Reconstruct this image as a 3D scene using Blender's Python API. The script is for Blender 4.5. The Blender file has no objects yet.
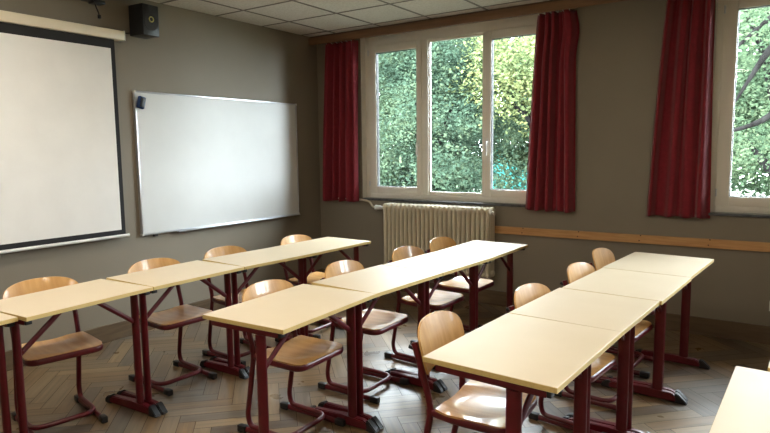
import bpy, bmesh, math, random
from mathutils import Vector, Matrix
PI = math.pi
scene = bpy.context.scene
COL = scene.collection
random.seed(7)

# ------------------------------------------------------------------ helpers
def obj(name, bm, mat=None, parent=None, smooth=False, kind=None, loc=None, rot=None):
    me = bpy.data.meshes.new(name)
    bmesh.ops.recalc_face_normals(bm, faces=bm.faces)
    bm.to_mesh(me); bm.free()
    o = bpy.data.objects.new(name, me); COL.objects.link(o)
    if mat is not None: me.materials.append(mat)
    if smooth:
        me.shade_smooth() if hasattr(me, 'shade_smooth') else None
        try: me.set_sharp_from_angle(angle=math.radians(38))
        except Exception: pass
    if parent: o.parent = parent
    if kind: o['kind'] = kind
    if loc: o.location = loc
    if rot: o.rotation_euler = rot
    return o

def tag(o, label, cat, group=None, kind=None):
    o['label'] = label; o['category'] = cat
    if group: o['group'] = group
    if kind: o['kind'] = kind
    return o

def thing(name, label, cat, loc=(0, 0, 0), rotz=0, group=None):
    o = bpy.data.objects.new(name, None); COL.objects.link(o)
    o.location = loc; o.rotation_euler = (0, 0, rotz); o.empty_display_size = .1
    return tag(o, label, cat, group)

def dup(root, loc, rotz, label, scale=(1, 1, 1)):
    r = root.copy(); COL.objects.link(r)
    r.location = loc; r.rotation_euler = (0, 0, rotz); r.scale = scale; r['label'] = label
    for ch in list(root.children):
        c = ch.copy(); COL.objects.link(c); c.parent = r
        for g in list(ch.children):
            d = g.copy(); COL.objects.link(d); d.parent = c
    return r

def box(bm, x0, x1, y0, y1, z0, z1, bev=0, seg=2):
    r = bmesh.ops.create_cube(bm, size=1)
    vs = r['verts']
    for v in vs:
        v.co = Vector((x0 + (v.co.x + .5) * (x1 - x0), y0 + (v.co.y + .5) * (y1 - y0), z0 + (v.co.z + .5) * (z1 - z0)))
    if bev > 0:
        es = list({e for v in vs for e in v.link_edges})
        r2 = bmesh.ops.bevel(bm, geom=es, offset=bev, segments=seg, affect='EDGES', profile=.5)
        vs = list({v for f in r2['faces'] for v in f.verts} | {v for v in vs if v.is_valid})
    return vs

def bx(*a, **k):
    bm = bmesh.new(); box(bm, *a, **k); return bm

def rounded_path(pts, rad=.04, n=6, closed=False):
    """Polyline with filleted corners."""
    P = [Vector(p) for p in pts]; out = []
    m = len(P)
    for i in range(m):
        if not closed and i in (0, m - 1): out.append(P[i]); continue
        a, b, c = P[i - 1], P[i], P[(i + 1) % m]
        r = rad[i] if isinstance(rad, (list, tuple)) else rad
        la, lc = (a - b).length, (c - b).length
        r = min(r, la * .49, lc * .49)
        if r < 1e-4: out.append(b); continue
        s = b + (a - b).normalized() * r; e = b + (c - b).normalized() * r
        for k in range(n + 1):
            t = k / n
            out.append(s * (1 - t) ** 2 + b * 2 * t * (1 - t) + e * t * t)
    return out

def tube(bm, pts, rx, rz=None, seg=10, closed=False, up=Vector((0, 0, 1))):
    """Sweep an ellipse (rx across, rz along 'up') along a polyline."""
    rz = rz or rx
    P = [Vector(p) for p in pts]; m = len(P); rings = []
    side_prev = None
    for i in range(m):
        if closed: t = (P[(i + 1) % m] - P[i - 1])
        else: t = P[min(i + 1, m - 1)] - P[max(i - 1, 0)]
        t.normalize()
        s = t.cross(up)
        if s.length < .15: s = side_prev.copy() if side_prev else t.orthogonal()
        s = (s - t * s.dot(t)).normalized()
        if side_prev and s.dot(side_prev) < 0: s = -s
        side_prev = s; u = s.cross(t).normalized()
        rings.append([bm.verts.new(P[i] + s * rx * math.cos(2 * PI * k / seg) + u * rz * math.sin(2 * PI * k / seg)) for k in range(seg)])
    for i in range(m if closed else m - 1):
        a, b = rings[i], rings[(i + 1) % m]
        for k in range(seg):
            bm.faces.new((a[k], a[(k + 1) % seg], b[(k + 1) % seg], b[k]))
    if not closed:
        bm.faces.new(rings[0]); bm.faces.new(list(reversed(rings[-1])))
    return bm

def prism(bm, outline, axis, a, b):
    """Extrude a 2D outline (list of pairs) between a and b along axis 0/1/2."""
    def P(p, t):
        c = [0, 0, 0]; o = [i for i in range(3) if i != axis]
        c[o[0]], c[o[1]], c[axis] = p[0], p[1], t
        return c
    va = [bm.verts.new(P(p, a)) for p in outline]; vb = [bm.verts.new(P(p, b)) for p in outline]
    n = len(outline)
    bm.faces.new(va); bm.faces.new(list(reversed(vb)))
    for i in range(n): bm.faces.new((va[i], vb[i], vb[(i + 1) % n], va[(i + 1) % n]))
    return bm

def cyl(bm, p0, p1, r, seg=16, r1=None):
    p0, p1 = Vector(p0), Vector(p1); d = p1 - p0
    M = Matrix.Translation((p0 + p1) / 2) @ d.to_track_quat('Z', 'Y').to_matrix().to_4x4()
    bmesh.ops.create_cone(bm, cap_ends=True, segments=seg, radius1=r, radius2=r if r1 is None else r1, depth=d.length, matrix=M)
    return bm

# ------------------------------------------------------------------ materials
def srgb(r, g, b):
    f = lambda c: (c / 255 / 12.92) if c / 255 <= .04045 else ((c / 255 + .055) / 1.055) ** 2.4
    return (f(r), f(g), f(b), 1)

def newmat(name):
    m = bpy.data.materials.new(name); m.use_nodes = True
    nt = m.node_tree; nt.nodes.clear()
    out = nt.nodes.new('ShaderNodeOutputMaterial'); p = nt.nodes.new('ShaderNodeBsdfPrincipled')
    nt.links.new(p.outputs[0], out.inputs[0])
    return m, nt, p, out

def mat(name, c1, c2=None, rough=.5, scale=8, stretch=(1, 1, 1), bump=0, bscale=None, metal=0, coat=0, spec=.5, detail=4, lo=.35, hi=.65, sheen=0, roughvar=0):
    m, nt, p, out = newmat(name)
    p.inputs['Roughness'].default_value = rough; p.inputs['Metallic'].default_value = metal
    p.inputs['Coat Weight'].default_value = coat; p.inputs['Coat Roughness'].default_value = .07
    p.inputs['Specular IOR Level'].default_value = spec
    p.inputs['Sheen Weight'].default_value = sheen
    tc = nt.nodes.new('ShaderNodeTexCoord'); mp = nt.nodes.new('ShaderNodeMapping')
    mp.inputs['Scale'].default_value = stretch; nt.links.new(tc.outputs['Object'], mp.inputs[0])
    nz = nt.nodes.new('ShaderNodeTexNoise'); nz.inputs['Scale'].default_value = scale; nz.inputs['Detail'].default_value = detail
    nt.links.new(mp.outputs[0], nz.inputs['Vector'])
    cr = nt.nodes.new('ShaderNodeValToRGB')
    cr.color_ramp.elements[0].position = lo; cr.color_ramp.elements[1].position = hi
    cr.color_ramp.elements[0].color = c1; cr.color_ramp.elements[1].color = c2 or c1
    nt.links.new(nz.outputs[0], cr.inputs[0]); nt.links.new(cr.outputs[0], p.inputs['Base Color'])
    if roughvar:
        mr = nt.nodes.new('ShaderNodeMapRange'); mr.inputs[3].default_value = rough - roughvar; mr.inputs[4].default_value = rough + roughvar
        nt.links.new(nz.outputs[0], mr.inputs[0]); nt.links.new(mr.outputs[0], p.inputs['Roughness'])
    if bump:
        n2 = nt.nodes.new('ShaderNodeTexNoise'); n2.inputs['Scale'].default_value = bscale or scale * 6; n2.inputs['Detail'].default_value = 6
        nt.links.new(mp.outputs[0], n2.inputs['Vector'])
        b = nt.nodes.new('ShaderNodeBump'); b.inputs['Strength'].default_value = bump; b.inputs['Distance'].default_value = .01
        nt.links.new(n2.outputs[0], b.inputs['Height']); nt.links.new(b.outputs[0], p.inputs['Normal'])
    return m

M = {}
M['wall'] = mat('taupe_paint', srgb(131, 122, 107), srgb(136, 127, 112), rough=.6, scale=1.2, bump=.08, bscale=90, spec=.35)
M['white_plaster'] = mat('white_plaster', srgb(215, 213, 206), srgb(225, 222, 215), rough=.6, scale=5)
M['pvc'] = mat('window_frame_pvc', srgb(230, 224, 212), srgb(234, 228, 217), rough=.35, scale=3)
M['sill'] = mat('dark_stone_sill', srgb(60, 62, 66), srgb(80, 82, 86), rough=.25, scale=30)
M['rail_wood'] = mat('pine_rail', srgb(188, 138, 86), srgb(205, 158, 104), rough=.5, scale=5, stretch=(1, 12, 12), bump=.05)
M['cornice_wood'] = mat('cornice_board', srgb(118, 86, 60), srgb(132, 98, 70), rough=.5, scale=4, stretch=(1, 10, 10))
M['base_wood'] = mat('oak_baseboard', srgb(88, 71, 52), srgb(102, 84, 62), rough=.45, scale=4, stretch=(1, 1, 10))
M['table_top'] = mat('cream_laminate', srgb(213, 195, 165), srgb(217, 200, 172), rough=.42, scale=3, spec=.5, roughvar=.03)
M['table_edge'] = mat('beech_edge', srgb(208, 178, 112), srgb(216, 190, 126), rough=.45, scale=14, stretch=(6, 1, 20))
M['maroon'] = mat('maroon_powder_coat', srgb(84, 14, 23), srgb(92, 17, 27), rough=.34, scale=20, bump=.03, bscale=400)
M['black'] = mat('black_plastic', srgb(22, 22, 24), srgb(30, 30, 32), rough=.4, scale=20)
M['beech'] = mat('beech_plywood', srgb(192, 142, 80), srgb(206, 158, 96), rough=.40, scale=4, stretch=(1, 9, 1.5), coat=.42)
M['ply_edge'] = mat('plywood_edge', srgb(216, 178, 130), srgb(190, 146, 98), rough=.5, scale=60, stretch=(.3, .3, 3))
M['curtain'] = mat('red_curtain_cloth', srgb(122, 17, 33), srgb(132, 22, 38), rough=.85, scale=30, sheen=.2, bump=.1, bscale=500)
M['radiator'] = mat('cream_enamel', srgb(206, 196, 172), srgb(214, 204, 182), rough=.35, scale=6)
M['white_pl'] = mat('white_plastic', srgb(225, 225, 222), srgb(232, 232, 228), rough=.35, scale=8)
M['screen_white'] = mat('screen_fabric', srgb(232, 230, 226), srgb(236, 234, 230), rough=.8, scale=5)
M['screen_case'] = mat('ivory_screen_case', srgb(225, 212, 186), srgb(230, 218, 194), rough=.45, scale=5)
M['screen_black'] = mat('black_screen_border', srgb(24, 22, 24), srgb(30, 28, 30), rough=.8, scale=5)
M['board_white'] = mat('whiteboard_enamel', srgb(212, 213, 211), srgb(216, 217, 215), rough=.36, scale=3, spec=.2)
M['alu'] = mat('aluminium', srgb(200, 203, 208), srgb(212, 214, 218), rough=.3, scale=10, metal=.8)
M['felt'] = mat('blue_felt', srgb(34, 58, 104), srgb(44, 72, 122), rough=.9, scale=60)
M['yellow'] = mat('yellow_cone_ring', srgb(196, 190, 110), srgb(205, 198, 120), rough=.4, scale=9)
M['cone'] = mat('speaker_cone', srgb(30, 30, 30), srgb(40, 40, 40), rough=.7, scale=40)
M['bark'] = mat('tree_bark', srgb(14, 13, 12), srgb(30, 29, 28), rough=.9, scale=9, stretch=(1, 1, .3), bump=.4, spec=.03)
M['turq'] = mat('turquoise_render', srgb(40, 130, 124), srgb(50, 142, 136), rough=.8, scale=2)
M['house_white'] = mat('white_render', srgb(230, 228, 222), srgb(238, 236, 232), rough=.8, scale=2)
M['roof'] = mat('roof_tile', srgb(110, 70, 56), srgb(130, 84, 66), rough=.8, scale=14)
M['lawn'] = mat('lawn_green', srgb(70, 72, 62), srgb(86, 88, 76), rough=.95, scale=3)
M['fill_lamp_frame'] = mat('fill_lamp_frame', srgb(220, 220, 216), srgb(226, 226, 222), rough=.4, scale=5)
M['lamp_off'] = mat('lamp_louvre', srgb(190, 192, 195), srgb(205, 206, 208), rough=.3, scale=20, metal=.6)
M['door_paint'] = mat('door_paint', srgb(180, 165, 140), srgb(188, 172, 148), rough=.5, scale=4, stretch=(6, 6, 1))

# ceiling tiles with grid grooves (0.6 m)
def ceiling_mat():
    m, nt, p, out = newmat('mineral_ceiling_tile')
    tc = nt.nodes.new('ShaderNodeTexCoord')
    nz = nt.nodes.new('ShaderNodeTexNoise'); nz.inputs['Scale'].default_value = 60; nz.inputs['Detail'].default_value = 5
    nt.links.new(tc.outputs['Object'], nz.inputs['Vector'])
    cr = nt.nodes.new('ShaderNodeValToRGB'); cr.color_ramp.elements[0].position = .35; cr.color_ramp.elements[1].position = .6
    cr.color_ramp.elements[0].color = srgb(196, 190, 182); cr.color_ramp.elements[1].color = srgb(212, 207, 200)
    nt.links.new(nz.outputs[0], cr.inputs[0]); nt.links.new(cr.outputs[0], p.inputs['Base Color'])
    p.inputs['Roughness'].default_value = .9
    b = nt.nodes.new('ShaderNodeBump'); b.inputs['Strength'].default_value = .3; b.inputs['Distance'].default_value = .004
    nt.links.new(nz.outputs[0], b.inputs['Height']); nt.links.new(b.outputs[0], p.inputs['Normal'])
    return m
M['ceiling'] = ceiling_mat()
M['grid'] = mat('ceiling_grid_bar', srgb(96, 86, 78), srgb(104, 94, 86), rough=.5, scale=8)

def floor_mat():
    m, nt, p, out = newmat('oak_parquet')
    at = nt.nodes.new('ShaderNodeAttribute'); at.attribute_name = 'plank'
    uv = nt.nodes.new('ShaderNodeUVMap'); uv.uv_map = 'UVMap'
    mp = nt.nodes.new('ShaderNodeMapping'); mp.inputs['Scale'].default_value = (2.2, 34, 1); nt.links.new(uv.outputs[0], mp.inputs[0])
    nz = nt.nodes.new('ShaderNodeTexNoise'); nz.inputs['Scale'].default_value = 1; nz.inputs['Detail'].default_value = 6; nz.inputs['Distortion'].default_value = .6
    nt.links.new(mp.outputs[0], nz.inputs['Vector'])
    sep = nt.nodes.new('ShaderNodeSeparateColor'); nt.links.new(at.outputs['Color'], sep.inputs[0])
    r = nt.nodes.new('ShaderNodeValToRGB'); e = r.color_ramp
    e.elements[0].position = 0; e.elements[0].color = srgb(84, 64, 44)
    e.elements[1].position = 1; e.elements[1].color = srgb(150, 124, 88)
    for pos, c in ((.18, srgb(106, 95, 80)), (.36, srgb(116, 91, 61)), (.6, srgb(132, 105, 71)), (.8, srgb(126, 108, 83))):
        k = e.elements.new(pos); k.color = c
    nt.links.new(sep.outputs[0], r.inputs[0])
    g = nt.nodes.new('ShaderNodeValToRGB'); g.color_ramp.elements[0].position = .3; g.color_ramp.elements[1].position = .7
    g.color_ramp.elements[0].color = (.42, .39, .36, 1); g.color_ramp.elements[1].color = (1, 1, 1, 1)
    nt.links.new(nz.outputs[0], g.inputs[0])
    mx = nt.nodes.new('ShaderNodeMix'); mx.data_type = 'RGBA'; mx.blend_type = 'MULTIPLY'; mx.inputs[0].default_value = .8
    nt.links.new(r.outputs[0], mx.inputs[6]); nt.links.new(g.outputs[0], mx.inputs[7])
    # worn patches
    tc = nt.nodes.new('ShaderNodeTexCoord')
    n2 = nt.nodes.new('ShaderNodeTexNoise'); n2.inputs['Scale'].default_value = 2.3; n2.inputs['Detail'].default_value = 5
    nt.links.new(tc.outputs['Object'], n2.inputs['Vector'])
    mr = nt.nodes.new('ShaderNodeMapRange'); mr.inputs[1].default_value = .3; mr.inputs[2].default_value = .7
    mr.inputs[3].default_value = .26; mr.inputs[4].default_value = .44; p.inputs['Specular IOR Level'].default_value = .85
    nt.links.new(n2.outputs[0], mr.inputs[0]); nt.links.new(mr.outputs[0], p.inputs['Roughness'])
    nt.links.new(mx.outputs[2], p.inputs['Base Color']); p.inputs['Coat Weight'].default_value = .25; p.inputs['Coat Roughness'].default_value = .3
    b = nt.nodes.new('ShaderNodeBump'); b.inputs['Strength'].default_value = .25; b.inputs['Distance'].default_value = .003
    nt.links.new(nz.outputs[0], b.inputs['Height']); nt.links.new(b.outputs[0], p.inputs['Normal'])
    return m
M['floor'] = floor_mat()

def glass_mat():
    m = bpy.data.materials.new('window_glass'); m.use_nodes = True; nt = m.node_tree; nt.nodes.clear()
    out = nt.nodes.new('ShaderNodeOutputMaterial'); mx = nt.nodes.new('ShaderNodeMixShader')
    tr = nt.nodes.new('ShaderNodeBsdfTransparent'); tr.inputs[0].default_value = (.96, .98, .97, 1)
    gl = nt.nodes.new('ShaderNodeBsdfGlossy'); gl.inputs['Roughness'].default_value = .01
    fr = nt.nodes.new('ShaderNodeFresnel'); fr.inputs[0].default_value = 1.2
    nt.links.new(fr.outputs[0], mx.inputs[0]); nt.links.new(tr.outputs[0], mx.inputs[1]); nt.links.new(gl.outputs[0], mx.inputs[2])
    nt.links.new(mx.outputs[0], out.inputs[0])
    return m
M['glass'] = glass_mat()

def leaf_mat(name, ca, cb, cc):
    m = bpy.data.materials.new(name); m.use_nodes = True; nt = m.node_tree; nt.nodes.clear()
    out = nt.nodes.new('ShaderNodeOutputMaterial')
    tc = nt.nodes.new('ShaderNodeTexCoord')
    nz = nt.nodes.new('ShaderNodeTexNoise'); nz.inputs['Scale'].default_value = 1.3; nz.inputs['Detail'].default_value = 9; nz.inputs['Roughness'].default_value = .72
    nt.links.new(tc.outputs['Object'], nz.inputs['Vector'])
    r = nt.nodes.new('ShaderNodeValToRGB'); r.color_ramp.elements[0].position = .3; r.color_ramp.elements[0].color = ca
    r.color_ramp.elements[1].position = .7; r.color_ramp.elements[1].color = cc
    k = r.color_ramp.elements.new(.5); k.color = cb
    nt.links.new(nz.outputs[0], r.inputs[0])
    d = nt.nodes.new('ShaderNodeBsdfDiffuse'); t = nt.nodes.new('ShaderNodeBsdfTranslucent'); mx = nt.nodes.new('ShaderNodeMixShader'); mx.inputs[0].default_value = .35
    nt.links.new(r.outputs[0], d.inputs[0]); nt.links.new(r.outputs[0], t.inputs[0])
    nt.links.new(d.outputs[0], mx.inputs[1]); nt.links.new(t.outputs[0], mx.inputs[2]); nt.links.new(mx.outputs[0], out.inputs[0])
    return m

def emis(name, col, s):
    m = bpy.data.materials.new(name); m.use_nodes = True; nt = m.node_tree; nt.nodes.clear()
    out = nt.nodes.new('ShaderNodeOutputMaterial'); e = nt.nodes.new('ShaderNodeEmission')
    e.inputs[0].default_value = col; e.inputs[1].default_value = s; nt.links.new(e.outputs[0], out.inputs[0])
    return m

# ------------------------------------------------------------------ camera
CAM = dict(f=596.5, yaw=34.02, pitch=-6.34, roll=-0.683, loc=(4.557, -5.391, 1.514))
yw, pt, rl = (math.radians(CAM[k]) for k in ('yaw', 'pitch', 'roll'))
F = Vector((-math.sin(yw) * math.cos(pt), math.cos(yw) * math.cos(pt), math.sin(pt)))
R = Vector((math.cos(yw), math.sin(yw), 0)); U = R.cross(F)
R2 = R * math.cos(rl) + U * math.sin(rl); U2 = -R * math.sin(rl) + U * math.cos(rl)
cd = bpy.data.cameras.new('camera'); cam = bpy.data.objects.new('camera', cd); COL.objects.link(cam)
cd.sensor_width = 36; cd.lens = CAM['f'] / 770 * 36; cd.clip_end = 300; cd.clip_start = .02
mw = Matrix((R2, U2, -F)).transposed().to_4x4(); mw.translation = Vector(CAM['loc']); cam.matrix_world = mw
scene.camera = cam

# ------------------------------------------------------------------ room shell
XR, YN, HC = 10.0, -8.0, 2.795            # right wall, wall behind the camera, ceiling height
FZ = -.02                                # floor level
REC = .08                                # windows sit this deep in the far wall
WIN = [(.62, 2.80, .985, 2.74), (4.03, 6.21, .985, 2.74), (7.44, 9.62, .985, 2.74)]  # last one is an unseen window added to let in more daylight
T = .28

# floor: base slab plus herringbone planks
bm = bmesh.new()
uvl = bm.loops.layers.uv.new('UVMap'); cl = bm.loops.layers.float_color.new('plank')
w, L = .095, .475
c45 = math.sqrt(.5); gap = .0013
def rot45(u, v): return ((u + v) * c45, (v - u) * c45)      # planks lie at 45 degrees to the walls
rnd = random.Random(3)
def clip(poly):
    for (ax, s, lim) in ((0, 1, 0.0), (0, -1, -XR), (1, 1, YN), (1, -1, 0.0)):
        out = []
        for i in range(len(poly)):
            a, b = poly[i - 1], poly[i]
            da, db = s * a[0][ax] - lim, s * b[0][ax] - lim
            if (da >= 0) != (db >= 0):
                t = da / (da - db)
                out.append(tuple(tuple(a[q][k] + (b[q][k] - a[q][k]) * t for k in range(2)) for q in range(2)))
            if db >= 0: out.append(b)
        poly = out
        if not poly: return poly
    return poly
def plank(u0, u1, v0, v1, horiz):
    cu, cv = (u0 + u1) / 2, (v0 + v1) / 2
    x, y = rot45(cu, cv)
    if x < -.5 or x > XR + .5 or y > .5 or y < YN - .5: return
    g = gap
    cs = [(u0 + g, v0 + g), (u1 - g, v0 + g), (u1 - g, v1 - g), (u0 + g, v1 - g)]
    off = rnd.random() * 50; val = rnd.random()
    poly = []
    for (u, v) in cs:
        a, b = ((u - u0, v - v0) if horiz else (v - v0, u - u0))
        poly.append((rot45(u, v), (a + off, b + off * .37)))
    poly = clip(poly)
    if len(poly) < 3: return
    f = bm.faces.new([bm.verts.new((p[0][0], p[0][1], 0)) for p in poly])
    for lp, p in zip(f.loops, poly):
        lp[uvl].uv = p[1]; lp[cl] = (val, val, val, 1)
for ib in range(-36, 37):
    for k in range(-200, 201):
        ox, oy = k * w + ib * L, k * w - ib * L
        x, y = rot45(ox, oy)
        if x < -1.2 or x > XR + 1.2 or y > 1.2 or y < YN - 1.2: continue
        plank(ox, ox + L, oy, oy + w, True)
        plank(ox + L, ox + L + w, oy + w - L, oy + w, False)
for f in bm.faces:
    if f.normal.z < 0: f.normal_flip()
me = bpy.data.meshes.new('floor'); bm.normal_update()
for f in list(bm.faces):
    if f.normal.z < 0: f.normal_flip()
dark = mat('parquet_joint', srgb(52, 42, 32), rough=.8)
b2 = bmesh.ops.create_cube(bm, size=1)['verts']
for v in b2: v.co = Vector((v.co.x * (XR + .4) + XR / 2, v.co.y * (-YN + .4) + YN / 2, -.0512 + v.co.z * .1))
for f in {f for v in b2 for f in v.link_faces}: f.material_index = 1
bm.to_mesh(me); bm.free(); me.materials.append(M['floor']); me.materials.append(dark)
fl = bpy.data.objects.new('floor', me); COL.objects.link(fl); fl['kind'] = 'structure'; fl.location.z = FZ

obj('ceiling', bx(-T, XR + T, YN - T, T, HC, HC + .15), M['ceiling'], kind='structure')
# ceiling grid bars
bm = bmesh.new()
gy = [-.2547 - .6 * k for k in range(13)]; gx = [.374 + .6 * k for k in range(17)]
for y in gy: box(bm, 0, XR, y - .011, y + .011, HC - .003, HC + .001)
for x in gx: box(bm, x - .011, x + .011, YN, 0, HC - .0035, HC + .001)
obj('trim_1', bm, M['grid'], kind='structure')

# left wall, far wall (with two window openings and an added third), right and near walls
obj('wall_left', bx(-T, 0, YN - T, T, -.1, HC), M['wall'], kind='structure')
bm = bmesh.new()
z0, z1 = WIN[0][2] - .02, WIN[0][3]
box(bm, 0, XR, 0, T, -.1, z0); box(bm, 0, XR, 0, T, z1, HC)
box(bm, 0, WIN[0][0], 0, T, z0, z1); box(bm, WIN[0][1], WIN[1][0], 0, T, z0, z1); box(bm, WIN[1][1], WIN[2][0], 0, T, z0, z1); box(bm, WIN[2][1], XR, 0, T, z0, z1)
obj('wall_back', bm, M['wall'], kind='structure')
obj('wall_front', bx(0, XR, YN - T, YN, -.1, HC), M['wall'], kind='structure')
obj('wall_right', bx(XR, XR + T, YN - T, T, -.1, HC), M['wall'], kind='structure')
d1 = obj('door_1', bx(XR - .04, XR + .0, -6.9, -6.0, FZ, 2.05, bev=.004), M['door_paint'], kind='structure')
bm = bmesh.new(); tube(bm, rounded_path([(XR - .045, -6.82, 1.05), (XR - .09, -6.82, 1.05), (XR - .09, -6.70, 1.05)], .02), .009)
obj('door_handle', bm, M['alu'], d1, True)

# baseboards
obj('baseboard_back', bx(0, XR, -.018, 0, FZ, .125, bev=.004), M['base_wood'], kind='structure')
obj('baseboard_left', bx(0, .018, YN, -.018, FZ, .122, bev=.004), M['base_wood'], kind='structure')
obj('baseboard_right', bx(XR - .018, XR, YN, -.018, FZ, .122, bev=.004), M['base_wood'], kind='structure')

def rect_frame(bm, x0, x1, z0, z1, wl, wr, wb, wt, y0, y1, bev=.006):
    """Four bars round an opening, in the x-z plane."""
    box(bm, x0, x0 + wl, y0, y1, z0, z1, bev); box(bm, x1 - wr, x1, y0, y1, z0, z1, bev)
    box(bm, x0 + wl - .001, x1 - wr + .001, y0 + .0005, y1, z0, z0 + wb, bev); box(bm, x0 + wl - .001, x1 - wr + .001, y0 + .0005, y1, z1 - wt, z1, bev)

def window(n, W, mirror=False, ybase=0, sgn=1, handles=True):
    x0, x1, z0, z1 = W
    fr = bmesh.new()
    # outer frame and mullions
    Y = lambda a, b: (ybase + min(sgn * a, sgn * b), ybase + max(sgn * a, sgn * b))
    ya, yb = Y(REC, REC + .07)
    u = (x1 - x0) / 2.18
    g = [x0 + .15 * u, x0 + .665 * u, x0 + .80 * u, x0 + 1.415 * u, x0 + 1.51 * u, x0 + 2.03 * u]
    box(fr, x0, x0 + .06, ya, yb, z0, z1, .005); box(fr, x1 - .06, x1, ya, yb, z0, z1, .005)
    box(fr, x0 + .059, x1 - .059, ya, yb, z0, z0 + .06, .005); box(fr, x0 + .059, x1 - .059, ya, yb, z1 - .10, z1, .005)
    m1 = (g[1] + g[2]) / 2; m2 = (g[3] + g[4]) / 2
    box(fr, m1 - .03, g[2], ya, yb, z0 + .059, z1 - .099, .004)
    box(fr, g[3], m2 + .03, ya, yb, z0 + .059, z1 - .099, .004)
    # fixed middle light bead
    rect_frame(fr, g[2] - .001, g[3] + .001, z0 + .059, z1 - .099, .012, .012, .03, .025, *Y(REC + .02, REC + .05), bev=.003)
    wo = obj('window_%d' % n, fr, M['pvc'], kind='structure', smooth=True)
    ys = Y(REC - .014, REC + .045)
    for k, (a, b) in enumerate([(g[0], g[1]), (g[4], g[5])]):
        s = bmesh.new(); lx, rx = (a - .098, b + .062) if k == 0 else (a - .062, b + .098)
        rect_frame(s, lx, rx, z0 + .055, z1 - .095, a - lx, rx - b, .075, .08, *ys)
        obj('sash', s, M['pvc'], wo, True)
        s = bmesh.new(); rect_frame(s, a - .001, b + .001, z0 + .129, z1 - .174, .006, .006, .006, .006, *Y(REC + .0, REC + .04), bev=0)
        obj('glazing_seal', s, M['black'], wo)
        gp = obj('pane', bx(a, b, *Y(REC + .02, REC + .026), z0 + .13, z1 - .175), M['glass'], wo)
        s = bmesh.new(); hx = b + .030 if k == 0 else a - .030
        yh = ybase + sgn * (REC - .014); hz = 1.58
        box(s, hx - .013, hx + .013, *sorted((yh, yh - sgn * .010)), hz - .035, hz + .035, .004)
        cyl(s, (hx, yh, hz), (hx, yh - sgn * .045, hz), .010)
        box(s, hx - .010, hx + .010, *sorted((yh - sgn * .036, yh - sgn * .050)), hz - .13, hz + .012, .005)
        obj('window_handle', s, M['white_pl'], wo, True)
    obj('pane', bx(g[2] + .01, g[3] - .01, *Y(REC + .03, REC + .036), z0 + .085, z1 - .12), M['glass'], wo)
    # small hinge covers
    for hz in (z0 + .16, z1 - .17):
        for hx in (x0 + .028,):
            s = bmesh.new(); cyl(s, (hx + .03, ybase + sgn * (REC - .018), hz - .03), (hx + .03, ybase + sgn * (REC - .018), hz + .03), .007)
            obj('hinge', s, M['alu'], wo, True)
    return wo
window(1, WIN[0]); window(2, WIN[1]); window(3, WIN[2])  # third window is an extra, out of view, for side light
# stone sills and white reveals of the far windows
for i, W in enumerate(WIN):
    obj('trim_%d' % (2 + i * 2), bx(W[0] - .0, W[1] + .0, -.022, REC + .004, W[2] - .02, W[2] + .002, bev=.003), M['sill'], kind='structure')
    bm = bmesh.new()
    box(bm, W[0] - .001, W[0] + .006, 0.001, REC + .01, W[2] + .003, W[3]); box(bm, W[1] - .006, W[1] + .001, 0.001, REC + .01, W[2] + .003, W[3])
    obj('trim_%d' % (3 + i * 2), bm, M['white_plaster'], kind='structure')

# boards of the room: pale rail at desk height, brown curtain board under the ceiling
bm = bmesh.new()
bot = lambda x: .700 + .003 * x
prism(bm, [(2.205, .700), (XR, .72), (XR, .798), (2.205, .768)], 1, -.028, 0.0)
obj('trim_16', bm, M['rail_wood'], kind='structure')
r_ = bpy.data.objects['trim_16']
bm = bmesh.new()
for k in range(9):
    x = 2.5 + k * .52
    for dz in (-.022, .022):
        cyl(bm, (x + (.01 if dz > 0 else 0), -.0285, .742 + .0035 * (x - 2.2) + dz), (x + (.01 if dz > 0 else 0), -.0300, .742 + .0035 * (x - 2.2) + dz), .0055, 10)
obj('screw', bm, mat('screw_hole', srgb(60, 40, 26), rough=.6), r_)
obj('trim_17', bx(0, XR, -.140, -.122, 2.698, 2.775, bev=.003), M['cornice_wood'], kind='structure')
obj('trim_18', bx(0, XR, -.121, 0, 2.777, 2.794), mat('cornice_underside', srgb(96, 76, 58), srgb(104, 82, 64), rough=.6), kind='structure')

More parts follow.
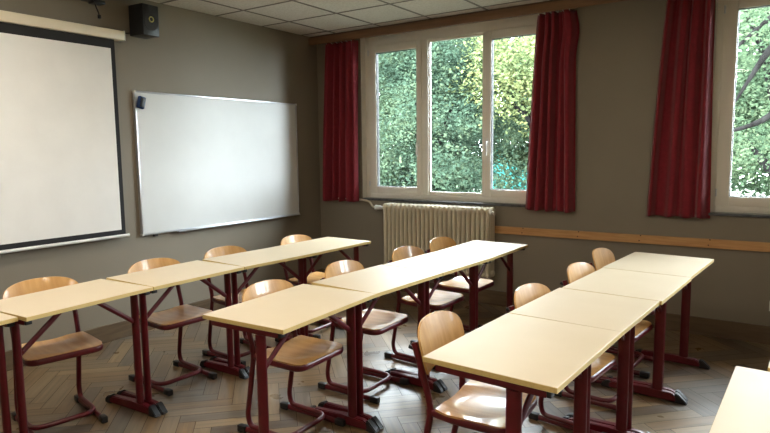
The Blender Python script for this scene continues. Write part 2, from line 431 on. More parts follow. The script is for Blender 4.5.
# ------------------------------------------------------------------ curtains
def curtain(label, top, botm, folds, seed, lean=0):
    rr = random.Random(seed)
    t = thing('curtain', label, 'curtain', (0, 0, 0), 0, None)
    NX, NZ = 220, 48; zt, zb = 2.702, .945
    # irregular folds: sum of bumps with their own places, widths and depths
    n_f = int(folds)
    ctr = [(k + .5 + rr.uniform(-.22, .22)) / n_f for k in range(n_f)]
    wid = [rr.uniform(.20, .42) / n_f for _ in ctr]; dep = [rr.uniform(.7, 1.25) for _ in ctr]
    ph = [rr.uniform(0, 6.28) for _ in range(6)]
    bm = bmesh.new(); rows = []
    for j in range(NZ + 1):
        s = j / NZ; z = zt + (zb - zt) * s
        e = s ** .75
        a = top[0] + (botm[0] - top[0]) * e; b = top[1] + (botm[1] - top[1]) * s
        if lean: b += lean * math.exp(-((s - .10) / .08) ** 2)
        row = []
        for i in range(NX + 1):
            q = i / NX
            y = -.022
            for k in range(n_f):
                d_ = (q - ctr[k] - .012 * math.sin(s * 2.5 + ph[k % 6])) / wid[k]
                y -= dep[k] * (.080 + .012 * s) * math.exp(-abs(d_) ** 3)
            y += .006 * math.sin(2 * PI * (q * 9 + .3 * math.sin(s * 4)) + ph[3]) * (1 - s) ** 2 + .004 * math.sin(q * 21 + s * 5 + ph[4])
            lim = -.100 - .035 * s
            if y < lim: y = lim + (y - lim) * .25
            x = a + (b - a) * q + .006 * math.sin(q * 17 + ph[5] + s * 2)
            row.append(bm.verts.new((x, y, z + (.005 * math.sin(q * 19 + ph[2]) if j == NZ else 0))))
        rows.append(row)
    for j in range(NZ):
        for i in range(NX):
            bm.faces.new((rows[j][i], rows[j][i + 1], rows[j + 1][i + 1], rows[j + 1][i]))
    c = obj('cloth', bm, M['curtain'], t, True)
    md = c.modifiers.new('thick', 'SOLIDIFY'); md.thickness = .003
    n = 6
    for k in range(n):
        x = top[0] + (top[1] - top[0]) * (k + .5) / n
        b = bmesh.new(); tube(b, rounded_path([(x, -.085, 2.690), (x, -.112, 2.698), (x, -.112, 2.730), (x, -.082, 2.744)], .006, 3), .0028, seg=6)
        obj('hook', b, M['white_pl'], t, True)
    return t
curtain('dark red curtain in the room corner, between the whiteboard and the three-pane window', (.195, .612), (.095, .618), 5, 5)
curtain('dark red curtain over the right edge of the three-pane window', (2.625, 2.955), (2.535, 2.998), 5, 9, .03)
curtain('wide dark red curtain beside the second window, cut off at the top of the photo', (3.685, 4.030), (3.585, 4.060), 4, 21)
rail = tag(obj('curtain_rail', bx(.05, XR - .05, -.088, -.070, 2.742, 2.758, bev=.002), M['white_pl']), 'white curtain rail running behind the brown board along the window wall', 'curtain rail')
for k in range(11):
    x = .3 + k * .93
    obj('bracket', bx(x - .012, x + .012, -.086, -.072, 2.758, 2.777), M['white_pl'], rail)

# ------------------------------------------------------------------ projection screen
SY0, SY1 = -4.75, -2.472
t = thing('projection_screen', 'pulled-down white projection screen with black border on the left wall', 'projection screen', (.001, SY1, 2.41))
def P(b): bmesh.ops.translate(b, verts=b.verts, vec=(0, -SY1, -2.41)); return b
obj('case', P(bx(0.0, .085, SY0, SY1, 2.415, 2.488, bev=.006)), M['screen_case'], t, True)
obj('end_cap', P(bx(0.0, .088, SY1 - .001, SY1 + .006, 2.412, 2.492, bev=.003)), M['white_pl'], t, True)
sh = obj('black_border', P(bx(.052, .0535, SY0 + .09, -2.545, .848, 2.43)), M['screen_black'], t)
obj('viewing_surface', P(bx(.0537, .0545, SY0 + .125, -2.580, .893, 2.343)), M['screen_white'], t)
bm = bmesh.new(); cyl(bm, (.053, SY0 + .06, .842), (.053, -2.525, .842), .0125)
obj('bottom_bar', P(bm), M['white_pl'], t, True)
bm = bmesh.new(); cyl(bm, (.053, -2.53, .842), (.053, -2.515, .842), .014)
obj('bar_cap', P(bm), M['white_pl'], t, True)
bm = bmesh.new(); tube(bm, [(.053 + .018 * math.cos(a), -3.51, .818 + .018 * math.sin(a)) for a in [k * PI / 8 for k in range(16)]], .003, closed=True, seg=6)
obj('pull_ring', P(bm), M['white_pl'], t, True)

# ------------------------------------------------------------------ whiteboard and eraser
y0, y1, z0, z1 = -2.378, -.400, .812, 2.032
t = thing('whiteboard', 'large blank whiteboard in a thin aluminium frame on the left wall', 'whiteboard', (0, (y0 + y1) / 2, z0))
def P(b): bmesh.ops.translate(b, verts=b.verts, vec=(0, -(y0 + y1) / 2, -z0)); return b
obj('board', P(bx(0.004, .022, y0 + .008, y1 - .008, z0 + .008, z1 - .008)), M['board_white'], t)
bm = bmesh.new()
box(bm, 0, .030, y0, y0 + .014, z0, z1, .003); box(bm, 0, .030, y1 - .014, y1, z0, z1, .003)
box(bm, 0, .030, y0, y1, z0, z0 + .014, .003); box(bm, 0, .030, y0, y1, z1 - .014, z1, .003)
obj('frame', P(bm), M['alu'], t, True)
for (yy, zz) in ((y0, z0), (y0, z1), (y1, z0), (y1, z1)):
    obj('corner_cap', P(bx(-.0, .033, yy - .018 if yy == y1 else yy - .003, yy + .003 if yy == y1 else yy + .018, zz - .003 if zz == z0 else zz - .018, zz + .018 if zz == z0 else zz + .003, bev=.003)), M['white_pl'], t, True)
obj('pen_tray', P(bx(.028, .062, y0 + .35, y1 - .02, z0 - .006, z0 + .004, bev=.002)), M['alu'], t, True)
obj('wall_clip', P(bx(.0, .02, y0 + .12, y0 + .16, z0 - .02, z0 + .0, bev=.002)), M['black'], t, True)
e = tag(obj('board_eraser', bx(.0, .035, -.030, .030, -.050, .050, bev=.008, seg=3), M['felt'], None, True, loc=(.0225, -2.325, 1.935), rot=(math.radians(-14), 0, 0)),
        'dark blue magnetic eraser stuck to the upper left corner of the whiteboard', 'eraser')
obj('grip', bx(.0345, .040, -.020, .020, -.040, .040, bev=.002), M['black'], e, True)

# ------------------------------------------------------------------ loudspeaker
t = thing('loudspeaker', 'small black box loudspeaker with a yellow cone ring high on the wall', 'loudspeaker', (.125, -2.315, 2.462), math.radians(4))
obj('cabinet', bx(-.085, .085, -.078, .078, 0, .245, bev=.006), M['black'], t, True)
bm = bmesh.new(); cyl(bm, (.084, 0, .105), (.088, 0, .105), .066, 32)
obj('cone_surround', bm, M['cone'], t, True)
bm = bmesh.new(); tube(bm, [(.090, .020 * math.cos(a), .128 + .020 * math.sin(a)) for a in [k * PI / 12 for k in range(24)]], .0045, closed=True, seg=8, up=Vector((1, 0, 0)))
obj('cone_ring', bm, M['yellow'], t, True)
bm = bmesh.new(); cyl(bm, (.084, 0, .215), (.0885, 0, .215), .022, 24)
obj('tweeter', bm, M['cone'], t, True)
bm = bmesh.new(); box(bm, -.120, -.084, -.03, .03, .09, .16, .004)
obj('wall_mount', bm, M['black'], t, True)
bm = bmesh.new(); tube(bm, rounded_path([(.012, -2.36, 2.50), (.006, -2.42, 2.485), (.006, -2.52, 2.495), (.006, -2.75, 2.50)], .05), .004, seg=8)
tag(obj('speaker_cable', bm, M['black'], None, True), 'thin black cable from the loudspeaker down behind the screen case', 'cable')
t = thing('cable_bracket', 'black wall bracket with a loose dangling cable and plug above the screen', 'cable bracket', (0, -2.72, 2.682))
obj('plate', bx(0, .10, -.05, .055, -.005, .09, bev=.006), M['black'], t, True)
obj('clamp', bx(.05, .13, -.02, .075, -.028, .0, bev=.006), M['black'], t, True)
bm = bmesh.new(); tube(bm, rounded_path([(.10, .00, .0), (.10, .012, -.05), (.10, .03, -.09), (.10, .034, -.11)], .03), .005, seg=8)
c = obj('cable', bm, M['black'], t, True)
obj('plug', bx(.092, .108, .024, .046, -.135, -.105, bev=.004), M['black'], c, True)

# ------------------------------------------------------------------ radiator
RX0, NS, PS = 1.02, 24, .0510
t = thing('radiator', 'old cream cast-iron column radiator on the wall below the three-pane window', 'radiator', (RX0, -.12, 0))
for k in range(NS):
    bm = bmesh.new(); n = 8
    x = k * PS; hw = .0225
    def col(yc):
        path = rounded_path([(x + hw, yc, .30), (x + hw, yc, .925)], .01)
        tube(bm, path, .0205, .026, seg=10, up=Vector((0, 1, 0)))
    for yc in (-.055, 0, .055): col(yc)
    # rounded header and footer joining the columns
    for zc in (.925, .305):
        pts = []
        for a in range(16):
            an = 2 * PI * a / 16
            pts.append(((.060 if math.cos(an) > 0 else -.060) + .022 * math.cos(an), zc + .030 * math.sin(an)))
        s = bmesh.new(); prism(s, pts, 0, x + .001, x + .044)
        bmesh.ops.bevel(s, geom=[e_ for e_ in s.edges if abs(e_.verts[0].co.x - e_.verts[1].co.x) < 1e-6], offset=.009, segments=2, affect='EDGES')
        tmp = bpy.data.meshes.new('t'); s.to_mesh(tmp); s.free(); bm.from_mesh(tmp); bpy.data.meshes.remove(tmp)
    if k < NS - 1:
        cyl(bm, (x + .04, 0, .90), (x + PS + .004, 0, .90), .022, 12); cyl(bm, (x + .04, 0, .32), (x + PS + .004, 0, .32), .022, 12)
    obj('section', bm, M['radiator'], t, True)
for xx in (.15, NS * PS - .15):
    bm = bmesh.new(); cyl(bm, (xx, .03, .36), (xx, .119, .36), .010); obj('wall_bolt', bm, M['radiator'], t, True)
    bm = bmesh.new(); cyl(bm, (xx, .03, .86), (xx, .119, .86), .010); obj('wall_bolt', bm, M['radiator'], t, True)
bm = bmesh.new(); cyl(bm, (NS * PS - .008, 0, .90), (NS * PS + .014, 0, .90), .026, 8); obj('end_plug', bm, M['radiator'], t, True)
bm = bmesh.new(); cyl(bm, (NS * PS - .008, 0, .32), (NS * PS + .014, 0, .32), .026, 8); obj('end_plug', bm, M['radiator'], t, True)
bm = bmesh.new(); cyl(bm, (-.125, 0, .900), (-.06, 0, .900), .026, 12, .020); cyl(bm, (-.14, 0, .900), (-.125, 0, .900), .030, 12); cyl(bm, (-.06, 0, .90), (.005, 0, .90), .014, 10)
obj('valve', bm, M['white_pl'], t, True)
bm = bmesh.new(); tube(bm, rounded_path([(-.80, .095, .975), (-.38, .095, .968), (-.27, .07, .955), (-.19, .01, .905), (-.13, 0, .900)], .05), .0115)
obj('supply_pipe', bm, M['radiator'], t, True)

# ------------------------------------------------------------------ wall socket
t = thing('wall_socket', 'white wall socket above the baseboard at the right edge of the photo', 'socket', (4.535, 0, .285))
obj('cover_plate', bx(-.042, .042, -.012, 0, -.042, .042, bev=.004), M['white_pl'], t, True)
bm = bmesh.new(); cyl(bm, (0, -.0125, 0), (0, -.014, 0), .021, 24); obj('socket_insert', bm, M['screen_black'], t, True)

# ------------------------------------------------------------------ tables (local: right-hand long edge at x=0, runs along y, centre y=0)
TL, TW, TH = .69, .49, .77
def make_table(label):
    t = thing('school_table', label, 'table', (0, 0, 0), 0, None)
    hy = TL / 2 - .001
    top = obj('tabletop', bx(-TW, 0, -hy, hy, TH - .020, TH, bev=.0008, seg=1), M['table_top'], t)
    bm = bmesh.new()
    e_ = .0008
    z0, z1 = TH - .0205, TH - .0012
    box(bm, -TW - e_, -TW + .0005, -hy - e_, hy + e_, z0, z1, .001, 1); box(bm, -.0005, e_, -hy - e_, hy + e_, z0, z1, .001, 1)
    box(bm, -TW, 0, -hy - e_, -hy + .0005, z0, z1, .001, 1); box(bm, -TW, 0, hy - .0005, hy + e_, z0, z1, .001, 1)
    obj('edge_band', bm, M['table_edge'], top)
    cx = -.150
    for s in (-1, 1):
        y = s * (hy - .0195)
        # column: flat oval tube
        bm = bmesh.new(); tube(bm, [(cx, y, .03), (cx, y, TH - .05)], .0165, .028, seg=16, up=Vector((1, 0, 0)))
        leg = obj('leg', bm, M['maroon'], t, True)
        # head bracket under the top
        bm = bmesh.new(); box(bm, -TW + .05, -.035, y - .018, y + .018, TH - .046, TH - .0208, .004)
        br = obj('head_bracket', bm, M['maroon'], leg, True)
        obj('bracket_cap', bx(-.036, -.020, y - .016, y + .016, TH - .045, TH - .022, bev=.004), M['black'], leg, True)
        # foot with a sloping toe
        bm = bmesh.new()
        prism(bm, [(-TW + .05, .006), (-.025, .006), (-.025, .020), (-.070, .056), (cx - .05, .060), (-TW + .09, .052), (-TW + .05, .030)], 1, y - .019, y + .019)
        bmesh.ops.bevel(bm, geom=bm.edges[:], offset=.006, segments=2, affect='EDGES')
        ft = obj('foot', bm, M['maroon'], t, True)
        bm = bmesh.new()
        prism(bm, [(-.052, .0), (.012, .0), (.012, .012), (-.036, .058), (-.052, .062)], 1, y - .0205, y + .0205)
        bmesh.ops.bevel(bm, geom=bm.edges[:], offset=.005, segments=2, affect='EDGES')
        obj('toe_cap', bm, M['black'], ft, True)
        bm = bmesh.new()
        prism(bm, [(-TW + .022, .0), (-TW + .075, .0), (-TW + .075, .053), (-TW + .045, .048), (-TW + .022, .026)], 1, y - .0205, y + .0205)
        bmesh.ops.bevel(bm, geom=bm.edges[:], offset=.005, segments=2, affect='EDGES')
        obj('heel_cap', bm, M['black'], ft, True)
        # diagonal brace
        bm = bmesh.new(); tube(bm, [(cx, y - s * .012, .555), (cx, y - s * .245, TH - .032)], .010, .014, seg=10)
        obj('brace', bm, M['maroon'], t, True)
    obj('under_rail', bx(cx - .02, cx + .02, -hy + .06, hy - .06, TH - .042, TH - .0208, bev=.003), M['maroon'], t, True)
    return t

# far and near right-hand corners of every table, (x, y) in metres, and its width
TABLES = [
    ('A4', (1.655, -1.309), (1.627, -1.995), .485), ('A3', (1.627, -1.995), (1.572, -2.662), .48),
    ('A2', (1.572, -2.662), (1.571, -3.355), .48), ('A1', (1.571, -3.355), (1.612, -4.070), .48), ('A0', (1.570, -4.082), (1.600, -4.775), .48),
    ('B4', (2.864, -.843), (2.853, -1.520), .47), ('B3', (2.853, -1.520), (2.805, -2.160), .475),
    ('B2', (2.805, -2.160), (2.759, -2.822), .485), ('B1', (2.759, -2.822), (2.790, -3.569), .50),
    ('C4', (4.171, -.815), (4.113, -1.535), .515), ('C3', (4.120, -1.535), (4.070, -2.217), .515),
    ('C2', (4.060, -2.217), (4.018, -2.838), .515), ('C1', (4.018, -2.838), (3.980, -3.562), .515),
    ('D1', (4.932, -3.056), (4.905, -3.750), .49), ('D2', (5.060, -2.330), (5.025, -3.022), .49),
]
TLAB = {
    'A4': 'cream school table at the corner end of the row nearest the whiteboard wall',
    'A3': 'cream school table second from the far end of the row along the whiteboard wall',
    'A2': 'cream school table in the whiteboard row, third from the corner end',
    'A1': 'cream school table in the whiteboard row, in front of the projection screen',
    'A0': 'cream school table cut off by the left edge of the photo, next to the screen',
    'B4': 'pale school table at the radiator end of the middle row',
    'B3': 'pale school table of the middle row, second from the radiator end',
    'B2': 'cream school table of the middle row, second from its near end',
    'B1': 'cream school table at the near end of the middle row, closest to the viewer',
    'C4': 'pale school table at the window end of the row right of the middle row',
    'C3': 'pale school table second from the window end of the third row',
    'C2': 'cream school table of the third row, behind the nearest large one',
    'C1': 'cream school table in the foreground, nearest of the third row',
    'D1': 'pale school table at the lower right corner of the photo',
    'D2': 'pale school table just showing at the right edge behind the corner table',
}
proto = None
OPEN = {'A3', 'A2', 'B3', 'C4', 'C3', 'A1'}      # a joint with a visible gap follows these tables
for key, fa, ne, wd in TABLES:
    dx, dy = fa[0] - ne[0], fa[1] - ne[1]; ln = math.hypot(dx, dy)
    g_ = .006 if key in OPEN else .0002
    k_ = g_ / ln; ne = (ne[0] + dx * k_, ne[1] + dy * k_)
    c = ((fa[0] + ne[0]) / 2, (fa[1] + ne[1]) / 2, FZ)
    ang = math.atan2(-dx, dy); sc = (wd / TW, (ln - g_) / TL, 1)
    if proto is None:
        proto = make_table(TLAB[key]); proto['group'] = 'school tables'
        proto.location = c; proto.rotation_euler = (0, 0, ang); proto.scale = sc
    else: dup(proto, c, ang, TLAB[key], sc)

# ------------------------------------------------------------------ chairs (local: faces +x, top middle of the backrest at x=0)
def shell(us, vs, fn, thick, nrm):
    """Closed shell from a grid of points fn(u,v) offset along nrm."""
    bm = bmesh.new(); A, B = [], []
    for v in vs:
        ra, rb = [], []
        for u in us:
            p = Vector(fn(u, v)); ra.append(bm.verts.new(p)); rb.append(bm.verts.new(p + Vector(nrm) * thick))
        A.append(ra); B.append(rb)
    n, m = len(us), len(vs)
    for j in range(m - 1):
        for i in range(n - 1):
            bm.faces.new((A[j][i], A[j][i + 1], A[j + 1][i + 1], A[j + 1][i]))
            bm.faces.new((B[j][i], B[j + 1][i], B[j + 1][i + 1], B[j][i + 1]))
    for j in range(m - 1):
        bm.faces.new((A[j][0], A[j + 1][0], B[j + 1][0], B[j][0])); bm.faces.new((A[j][-1], B[j][-1], B[j + 1][-1], A[j + 1][-1]))
    for i in range(n - 1):
        bm.faces.new((A[0][i], B[0][i], B[0][i + 1], A[0][i + 1])); bm.faces.new((A[-1][i], A[-1][i + 1], B[-1][i + 1], B[-1][i]))
    return bm

def lin(a, b, n): return [a + (b - a) * i / (n - 1) for i in range(n)]
def make_chair(label):
    t = thing('school_chair', label, 'chair', (0, 0, 0), 0, 'school chairs')
    ys = .167
    # backrest: domed plywood panel, curved round the sitter's back
    def bk(u, v):
        # u in -1..1 across, v 0 (bottom)..1 (top)
        z = .612 + .200 * v
        if v > .45: hw = .204 * (1 - ((v - .45) / .55) ** 3.4 * .999) ** (1 / 2.5)
        else: hw = .204 - .024 * ((.45 - v) / .45) ** 2
        y = u * hw
        x = -.012 + .042 * (1 - v) + .95 * y * y + .016 * math.sin(v * PI)*0 - .010 * v * v
        return (x, y, z)
    vs = [1 - (1 - k / 26) ** 1.8 for k in range(27)]; vs[-1] = .9995
    us = [math.sin(a) for a in lin(-PI / 2, PI / 2, 25)]
    b = obj('backrest', shell(us, vs, bk, .010, (-1, 0, 0)), M['beech'], t, True)
    # seat: moulded plywood with rounded front corners and turned-down front
    def st(u, v):
        # v 0 rear .. 1 front
        x = .092 + .318 * v
        if v > .80: hw = .148 + .048 * (1 - ((v - .80) / .20) ** 2.2) ** .5 if v < 1 else .148
        elif v < .25: hw = .182 + .014 * math.sin(v / .25 * PI / 2)
        else: hw = .196
        y = u * hw
        d = math.sqrt((u / .80) ** 2 + ((v - .40) / .52) ** 2)
        z = .468 - .016 * max(0, 1 - d ** 2) ** .7
        z -= .004 * max(0, (v - .78) / .22) ** 2
        z += .006 * max(0, (.15 - v) / .15)
        return (x, y, z)
    obj('seat', shell(us, lin(0, 1, 30), st, .009, (0, 0, -1)), M['beech'], t, True)
    # frame: one bent tube, up both sides and round the floor
    p = []
    for s in (1, -1):
        q = [(-.012, s * ys, .735), (.066, s * ys, .465), (.000, s * ys, .105), (.018, s * ys, .045), (.10, s * ys, .043)]
        p.append(q)
    path = p[0] + [(.285, ys, .040), (.285, -ys, .040)] + list(reversed(p[1]))
    rad = [0, .05, .07, .05, .02, .075, .075, .02, .05, .07, .05, 0]
    bm = bmesh.new(); tube(bm, rounded_path(path, rad, 6), .0145, seg=10)
    fr = obj('frame', bm, M['maroon'], t, True)
    # seat rail
    bm = bmesh.new()
    path = [(.066, ys, .448), (.18, ys + .024, .447), (.408, ys + .024, .445), (.408, -ys - .024, .445), (.18, -ys - .024, .447), (.066, -ys, .448)]
    tube(bm, rounded_path(path, [0, .06, .06, .06, .06, 0], 8), .010, .0175, seg=12)
    obj('seat_rail', bm, M['maroon'], t, True)
    for s in (1, -1):
        bm = bmesh.new(); tube(bm, [(-.03, s * (ys + .004), .019), (.375, s * (ys + .004), .019)], .012, .0165, seg=10)
        sk = obj('runner', bm, M['maroon'], t, True)
        for a, b_ in ((-.068, -.008), (.345, .405)):
            obj('runner_cap', bx(a, b_, s * (ys + .004) - .0175, s * (ys + .004) + .0175, 0, .039, bev=.007), M['black'], sk, True)
        bm = bmesh.new(); cyl(bm, (-.036, s * ys, .715), (.004, s * ys, .708), .0095, 12)
        obj('upright_cap', bm, M['black'], t, True)
        # joint plate at seat height
        obj('seat_bracket', bx(.045, .095, s * ys - .008, s * ys + .008, .432, .460, bev=.004), M['maroon'], t, True)
        bm = bmesh.new(); cyl(bm, (.022, s * (ys - .03), .66), (.032, s * (ys - .03), .66), .006, 10)
    bm = bmesh.new(); tube(bm, rounded_path([(.004, ys, .675), (-.024, ys - .05, 0.675), (-.038, 0, 0.675), (-.024, -ys + .05, 0.675), (.004, -ys, 0.675)], .06, 6), .007, .010, seg=8)
    obj('back_rail', bm, M['maroon'], t, True)
    return t

CHAIRS = [
    # x, y of the backrest, turn in degrees, label
    (.965, -3.680, -11, 'school chair with beech seat at the table in front of the projection screen'),
    (.990, -2.950, -3, 'school chair between the screen and the whiteboard, second along the wall row'),
    (1.000, -2.340, -3, 'school chair below the middle of the whiteboard'),
    (1.050, -1.600, 0, 'school chair at the far end of the whiteboard row, nearest the room corner'),
    (2.172, -3.060, 1, 'school chair at the near end of the middle row, its seat in full view'),
    (2.160, -2.360, 0, 'school chair second from the near end of the middle row'),
    (2.210, -1.650, -3, 'school chair in front of the radiator, the nearer of the two there'),
    (2.205, -1.100, -2, 'school chair at the far end of the middle row by the radiator'),
    (3.305, -3.155, 3, 'closest school chair, beech backrest and shiny moulded seat at the foreground table'),
    (3.450, -2.400, -6, 'school chair behind the closest one, mostly hidden by the third row of tables'),
    (3.495, -1.665, -6, 'school chair of the third row, nearer of two small backrests by the wall rail'),
    (3.470, -1.030, -4, 'school chair of the third row farthest away under the wall rail'),
]
cproto = None
for x, y, a, lab in CHAIRS:
    if cproto is None:
        cproto = make_chair(lab); cproto.location = (x, y, FZ); cproto.rotation_euler = (0, 0, math.radians(a))
    else: dup(cproto, (x, y, FZ), math.radians(a), lab)

# ------------------------------------------------------------------ unseen ceiling lamps, added to brighten the room
FILL_LAMP = 17
fill_mat = emis('fill_diffuser', (1.0, .90, .75, 1), FILL_LAMP)
lp = None
for i, (x, y, nm) in enumerate([(1.274, -3.855, 'by the screen wall'), (3.074, -3.855, 'over the middle row'), (5.474, -3.855, 'over the right-hand tables'),
                            (1.274, -6.255, 'by the screen wall at the back of the room'), (3.674, -6.255, 'at the back of the room'), (6.074, -6.255, 'at the back by the door')]):
    lab = 'added square fill lamp recessed in the ceiling, lit, ' + nm
    if lp is None:
        lp = thing('fill_lamp', lab, 'ceiling lamp', (x, y, HC - .016), 0, 'added fill lamps')
        bm = bmesh.new()
        for (a, b, c_, d_) in ((-.29, .29, -.29, -.26), (-.29, .29, .26, .29), (-.29, -.26, -.26, .26), (.26, .29, -.26, .26)): box(bm, a, b, c_, d_, -.01, .012, .002)
        obj('frame', bm, M['fill_lamp_frame'], lp, True)
        obj('diffuser', bx(-.262, .262, -.262, .262, -.002, .010), fill_mat, lp)
    else: dup(lp, (x, y, HC - .016), 0, lab)

# ------------------------------------------------------------------ outside
GZ = -3.2
obj('ground', bx(-60, 60, T + .3, 90, GZ - .3, GZ), M['lawn'], kind='structure')
obj('ground', bx(-60, 60, -60, YN - T - .3, GZ - .3, GZ), M['lawn'], kind='structure')
LM = {
    'pale': leaf_mat('pale_leaves', srgb(36, 48, 38), srgb(70, 86, 66), srgb(110, 120, 92)),
    'deep': leaf_mat('deep_leaves', srgb(28, 40, 36), srgb(58, 74, 60), srgb(96, 108, 82)),
    'yellow': leaf_mat('yellow_leaves', srgb(54, 70, 50), srgb(100, 110, 74), srgb(144, 138, 88)),
    'bright': leaf_mat('bright_leaves', srgb(34, 48, 38), srgb(66, 82, 62), srgb(104, 114, 86)),
}
DB1 = [(5.4, 6.2, 2.5), (4.62, 5.7, 2.30), (4.25, 5.5, 1.92), (3.95, 5.4, 1.78), (3.55, 5.3, 1.70)]
DB2 = [(5.4, 6.2, 4.3), (4.6, 5.9, 3.85), (4.1, 5.7, 3.35), (3.6, 5.5, 2.85)]
DB3 = [(4.6, 5.9, 3.3), (4.25, 5.8, 3.05), (4.0, 5.8, 2.6), (3.8, 5.7, 2.2)]
def tree(label, x, y, zc, rx, rz, n, kind, seed, lean=(0, 0), trunk_r=.18, leaf=.10, branches=9, cat='tree', dark=False):
    rr = random.Random(seed)
    t = thing('tree', label, cat, (x, y, GZ), 0, None)
    H = zc - GZ
    bm = bmesh.new()
    base = Vector((-lean[0], -lean[1], 0)); topv = Vector((0, 0, H + rz * .5))
    mid = base.lerp(topv, .5) + Vector((rr.uniform(-.2, .2), rr.uniform(-.2, .2), 0))
    path = rounded_path([base, mid, topv], .8, 8)
    m = len(path)
    seg = 10
    # tapered trunk
    def taper(path, r0, r1):
        rings = []; sp = None
        for i, p_ in enumerate(path):
            tt = (path[min(i + 1, len(path) - 1)] - path[max(i - 1, 0)]).normalized()
            s = tt.cross(Vector((0.3, 1, 0))).normalized(); u = s.cross(tt)
            r = r0 + (r1 - r0) * i / (len(path) - 1)
            rings.append([bm.verts.new(p_ + (s * math.cos(2 * PI * k / seg) + u * math.sin(2 * PI * k / seg)) * r) for k in range(seg)])
        for a, b in zip(rings, rings[1:]):
            for k in range(seg): bm.faces.new((a[k], a[(k + 1) % seg], b[(k + 1) % seg], b[k]))
        bm.faces.new(rings[0]); bm.faces.new(list(reversed(rings[-1])))
    taper(path, trunk_r, trunk_r * .3)
    tips = []
    for b in range(branches):
        f = .35 + .6 * (b + rr.random()) / branches
        st_ = path[min(m - 1, int(f * m))]
        an = b * 2.4 + rr.uniform(-.4, .4); ln = rx * rr.uniform(.55, .95)
        en = Vector((math.cos(an) * ln, math.sin(an) * ln, H + rr.uniform(-.8, .7) * rz))
        mi = st_.lerp(en, .5) + Vector((rr.uniform(-.3, .3), rr.uniform(-.3, .3), rr.uniform(.0, .4)))
        taper(rounded_path([st_, mi, en], .6, 5), trunk_r * .38, trunk_r * .08)
        tips.append(en); tips.append(mi)
    if dark:
        for pts in (DB1, DB2, DB3):
            q = [Vector(v_) - Vector((x, y, GZ)) for v_ in pts]
            taper(rounded_path(q, .4, 5), .075, .022)
    obj('trunk', bm, M['bark'], t, True)
    # crown: leaf clumps
    clumps = [Vector((q.x, q.y, q.z)) for q in tips]
    for _ in range(int(60 * (rx / 2.5) ** 2)):
        while True:
            v = Vector((rr.uniform(-1, 1), rr.uniform(-1, 1), rr.uniform(-1, 1)))
            if .25 < v.length < 1: break
        clumps.append(Vector((v.x * rx, v.y * rx, H + v.z * rz)))
    verts, faces = [], []
    for i in range(n):
        c = clumps[rr.randrange(len(clumps))]
        p_ = c + Vector((rr.gauss(0, .32), rr.gauss(0, .32), rr.gauss(0, .24)))
        a = Vector((rr.gauss(0, 1), rr.gauss(0, 1), rr.gauss(0, .5))).normalized()
        b = a.cross(Vector((rr.gauss(0, 1), rr.gauss(0, 1), rr.gauss(0, 1)))).normalized()
        s = leaf * rr.uniform(.6, 1.3)
        k = len(verts)
        nrm = a.cross(b) * s * .12
        verts += [p_ - a * s * .6, p_ + b * s * .34 + nrm, p_ + a * s * .6, p_ - b * s * .34 + nrm]
        faces.append((k, k + 1, k + 2, k + 3))
    me = bpy.data.meshes.new('foliage'); me.from_pydata([v[:] for v in verts], [], faces); me.materials.append(LM[kind])
    fo = bpy.data.objects.new('foliage', me); COL.objects.link(fo); fo.parent = t
    return t

tree('pale green leafy tree outside, seen through the first pane of the three-pane window', -5.3, 7.8, 1.9, 2.5, 4.0, 52000, 'pale', 11, leaf=.078)
tree('deep green tree outside, filling the middle pane of the three-pane window', -2.75, 7.2, 1.9, 1.95, 3.8, 48000, 'deep', 12, leaf=.075)
tree('yellowish tree outside, seen in the third pane beside the middle curtain', .1, 7.8, 4.0, 1.7, 2.3, 26000, 'yellow', 13, leaf=.08)
tree('big green tree with a grey leaning trunk outside the second window', 5.25, 7.6, 3.4, 2.4, 2.8, 20000, 'bright', 14, lean=(1.2, 0), trunk_r=.24, leaf=.07, dark=True)
tree('tall dark tree behind the others, beyond the first window pane', -11.0, 14.5, 2.6, 3.6, 5.0, 40000, 'deep', 15, trunk_r=.3, leaf=.17)
tree('tall dark tree behind the others, beyond the middle window pane', -5.9, 13.5, 4.4, 2.2, 4.6, 34000, 'deep', 25, trunk_r=.25, leaf=.15)
tree('distant pale tree with a high crown above the turquoise building', -2.2, 14.5, 3.9, 2.4, 3.4, 34000, 'pale', 26, trunk_r=.2, leaf=.15)
tree('distant green tree between the two windows', 2.3, 15.5, 4.0, 2.0, 4.4, 18000, 'pale', 16, trunk_r=.3, leaf=.22)
tree('distant bright tree behind the leaning trunk of the second window', 4.9, 13.5, 3.2, 1.9, 4.2, 34000, 'bright', 17, trunk_r=.25, leaf=.11)
tree('leafy young tree low in the middle pane, left of the turquoise building', -4.35, 12.2, 1.1, 1.15, 1.7, 16000, 'deep', 33, trunk_r=.08, leaf=.09, branches=7)
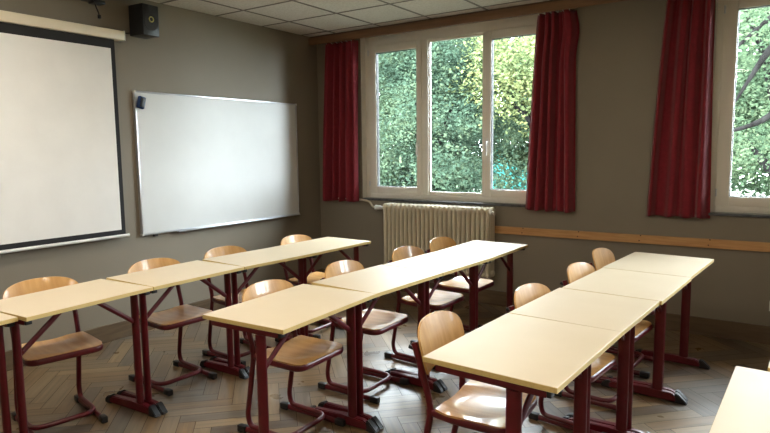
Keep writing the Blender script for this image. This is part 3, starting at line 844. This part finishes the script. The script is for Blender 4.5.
tree('low leafy shrub in front of the turquoise building', -2.15, 11.0, -.1, .9, 1.3, 2600, 'deep', 31, trunk_r=.06, leaf=.10, branches=6, cat='shrub')
# neighbouring building
t = thing('building', 'turquoise building with a white end bay behind the trees', 'building', (-7.5, 21, GZ))
obj('turquoise_wall', bx(.2, 2.6, 0, 6, 0, 4.75), M['turq'], t)
obj('white_bay', bx(2.6, 4.6, -.2, 6, 0, 5.0), M['house_white'], t)
obj('roof', bx(.1, 2.7, -.3, 6.3, 4.75, 4.95), M['house_white'], t)
for k in range(2):
    obj('window', bx(.4 + k * 1.1, 1.0 + k * 1.1, -.03, .02, .6, 1.9), M['sill'], t)

# ------------------------------------------------------------------ world and window portals
wd = bpy.data.worlds.new('world'); scene.world = wd; wd.use_nodes = True
nt = wd.node_tree; nt.nodes.clear()
o_ = nt.nodes.new('ShaderNodeOutputWorld'); bg = nt.nodes.new('ShaderNodeBackground')
bg.inputs[0].default_value = (.84, .92, 1.0, 1); bg.inputs[1].default_value = 23
nt.links.new(bg.outputs[0], o_.inputs[0])
def portal(W, y, rx):
    l = bpy.data.lights.new('daylight_portal', 'AREA'); l.shape = 'RECTANGLE'; l.size = W[1] - W[0]; l.size_y = W[3] - W[2]
    l.cycles.is_portal = True
    o = bpy.data.objects.new('daylight_portal', l); COL.objects.link(o)
    o.location = ((W[0] + W[1]) / 2, y, (W[2] + W[3]) / 2); o.rotation_euler = (rx, 0, 0)
portal(WIN[0], .20, -PI / 2); portal(WIN[1], .20, -PI / 2); portal(WIN[2], .20, -PI / 2)

vs = scene.view_settings
scene.display_settings.display_device = 'sRGB'
vs.view_transform = 'Standard'; vs.look = 'None'; vs.gamma = 1; vs.use_curve_mapping = False
vs.exposure = 0.82
scene.cycles.max_bounces = 10; scene.cycles.diffuse_bounces = 6; scene.cycles.transparent_max_bounces = 16
scene.cycles.sample_clamp_indirect = 6; scene.cycles.use_denoising = True
scene.cycles.caustics_reflective = False; scene.cycles.caustics_refractive = False
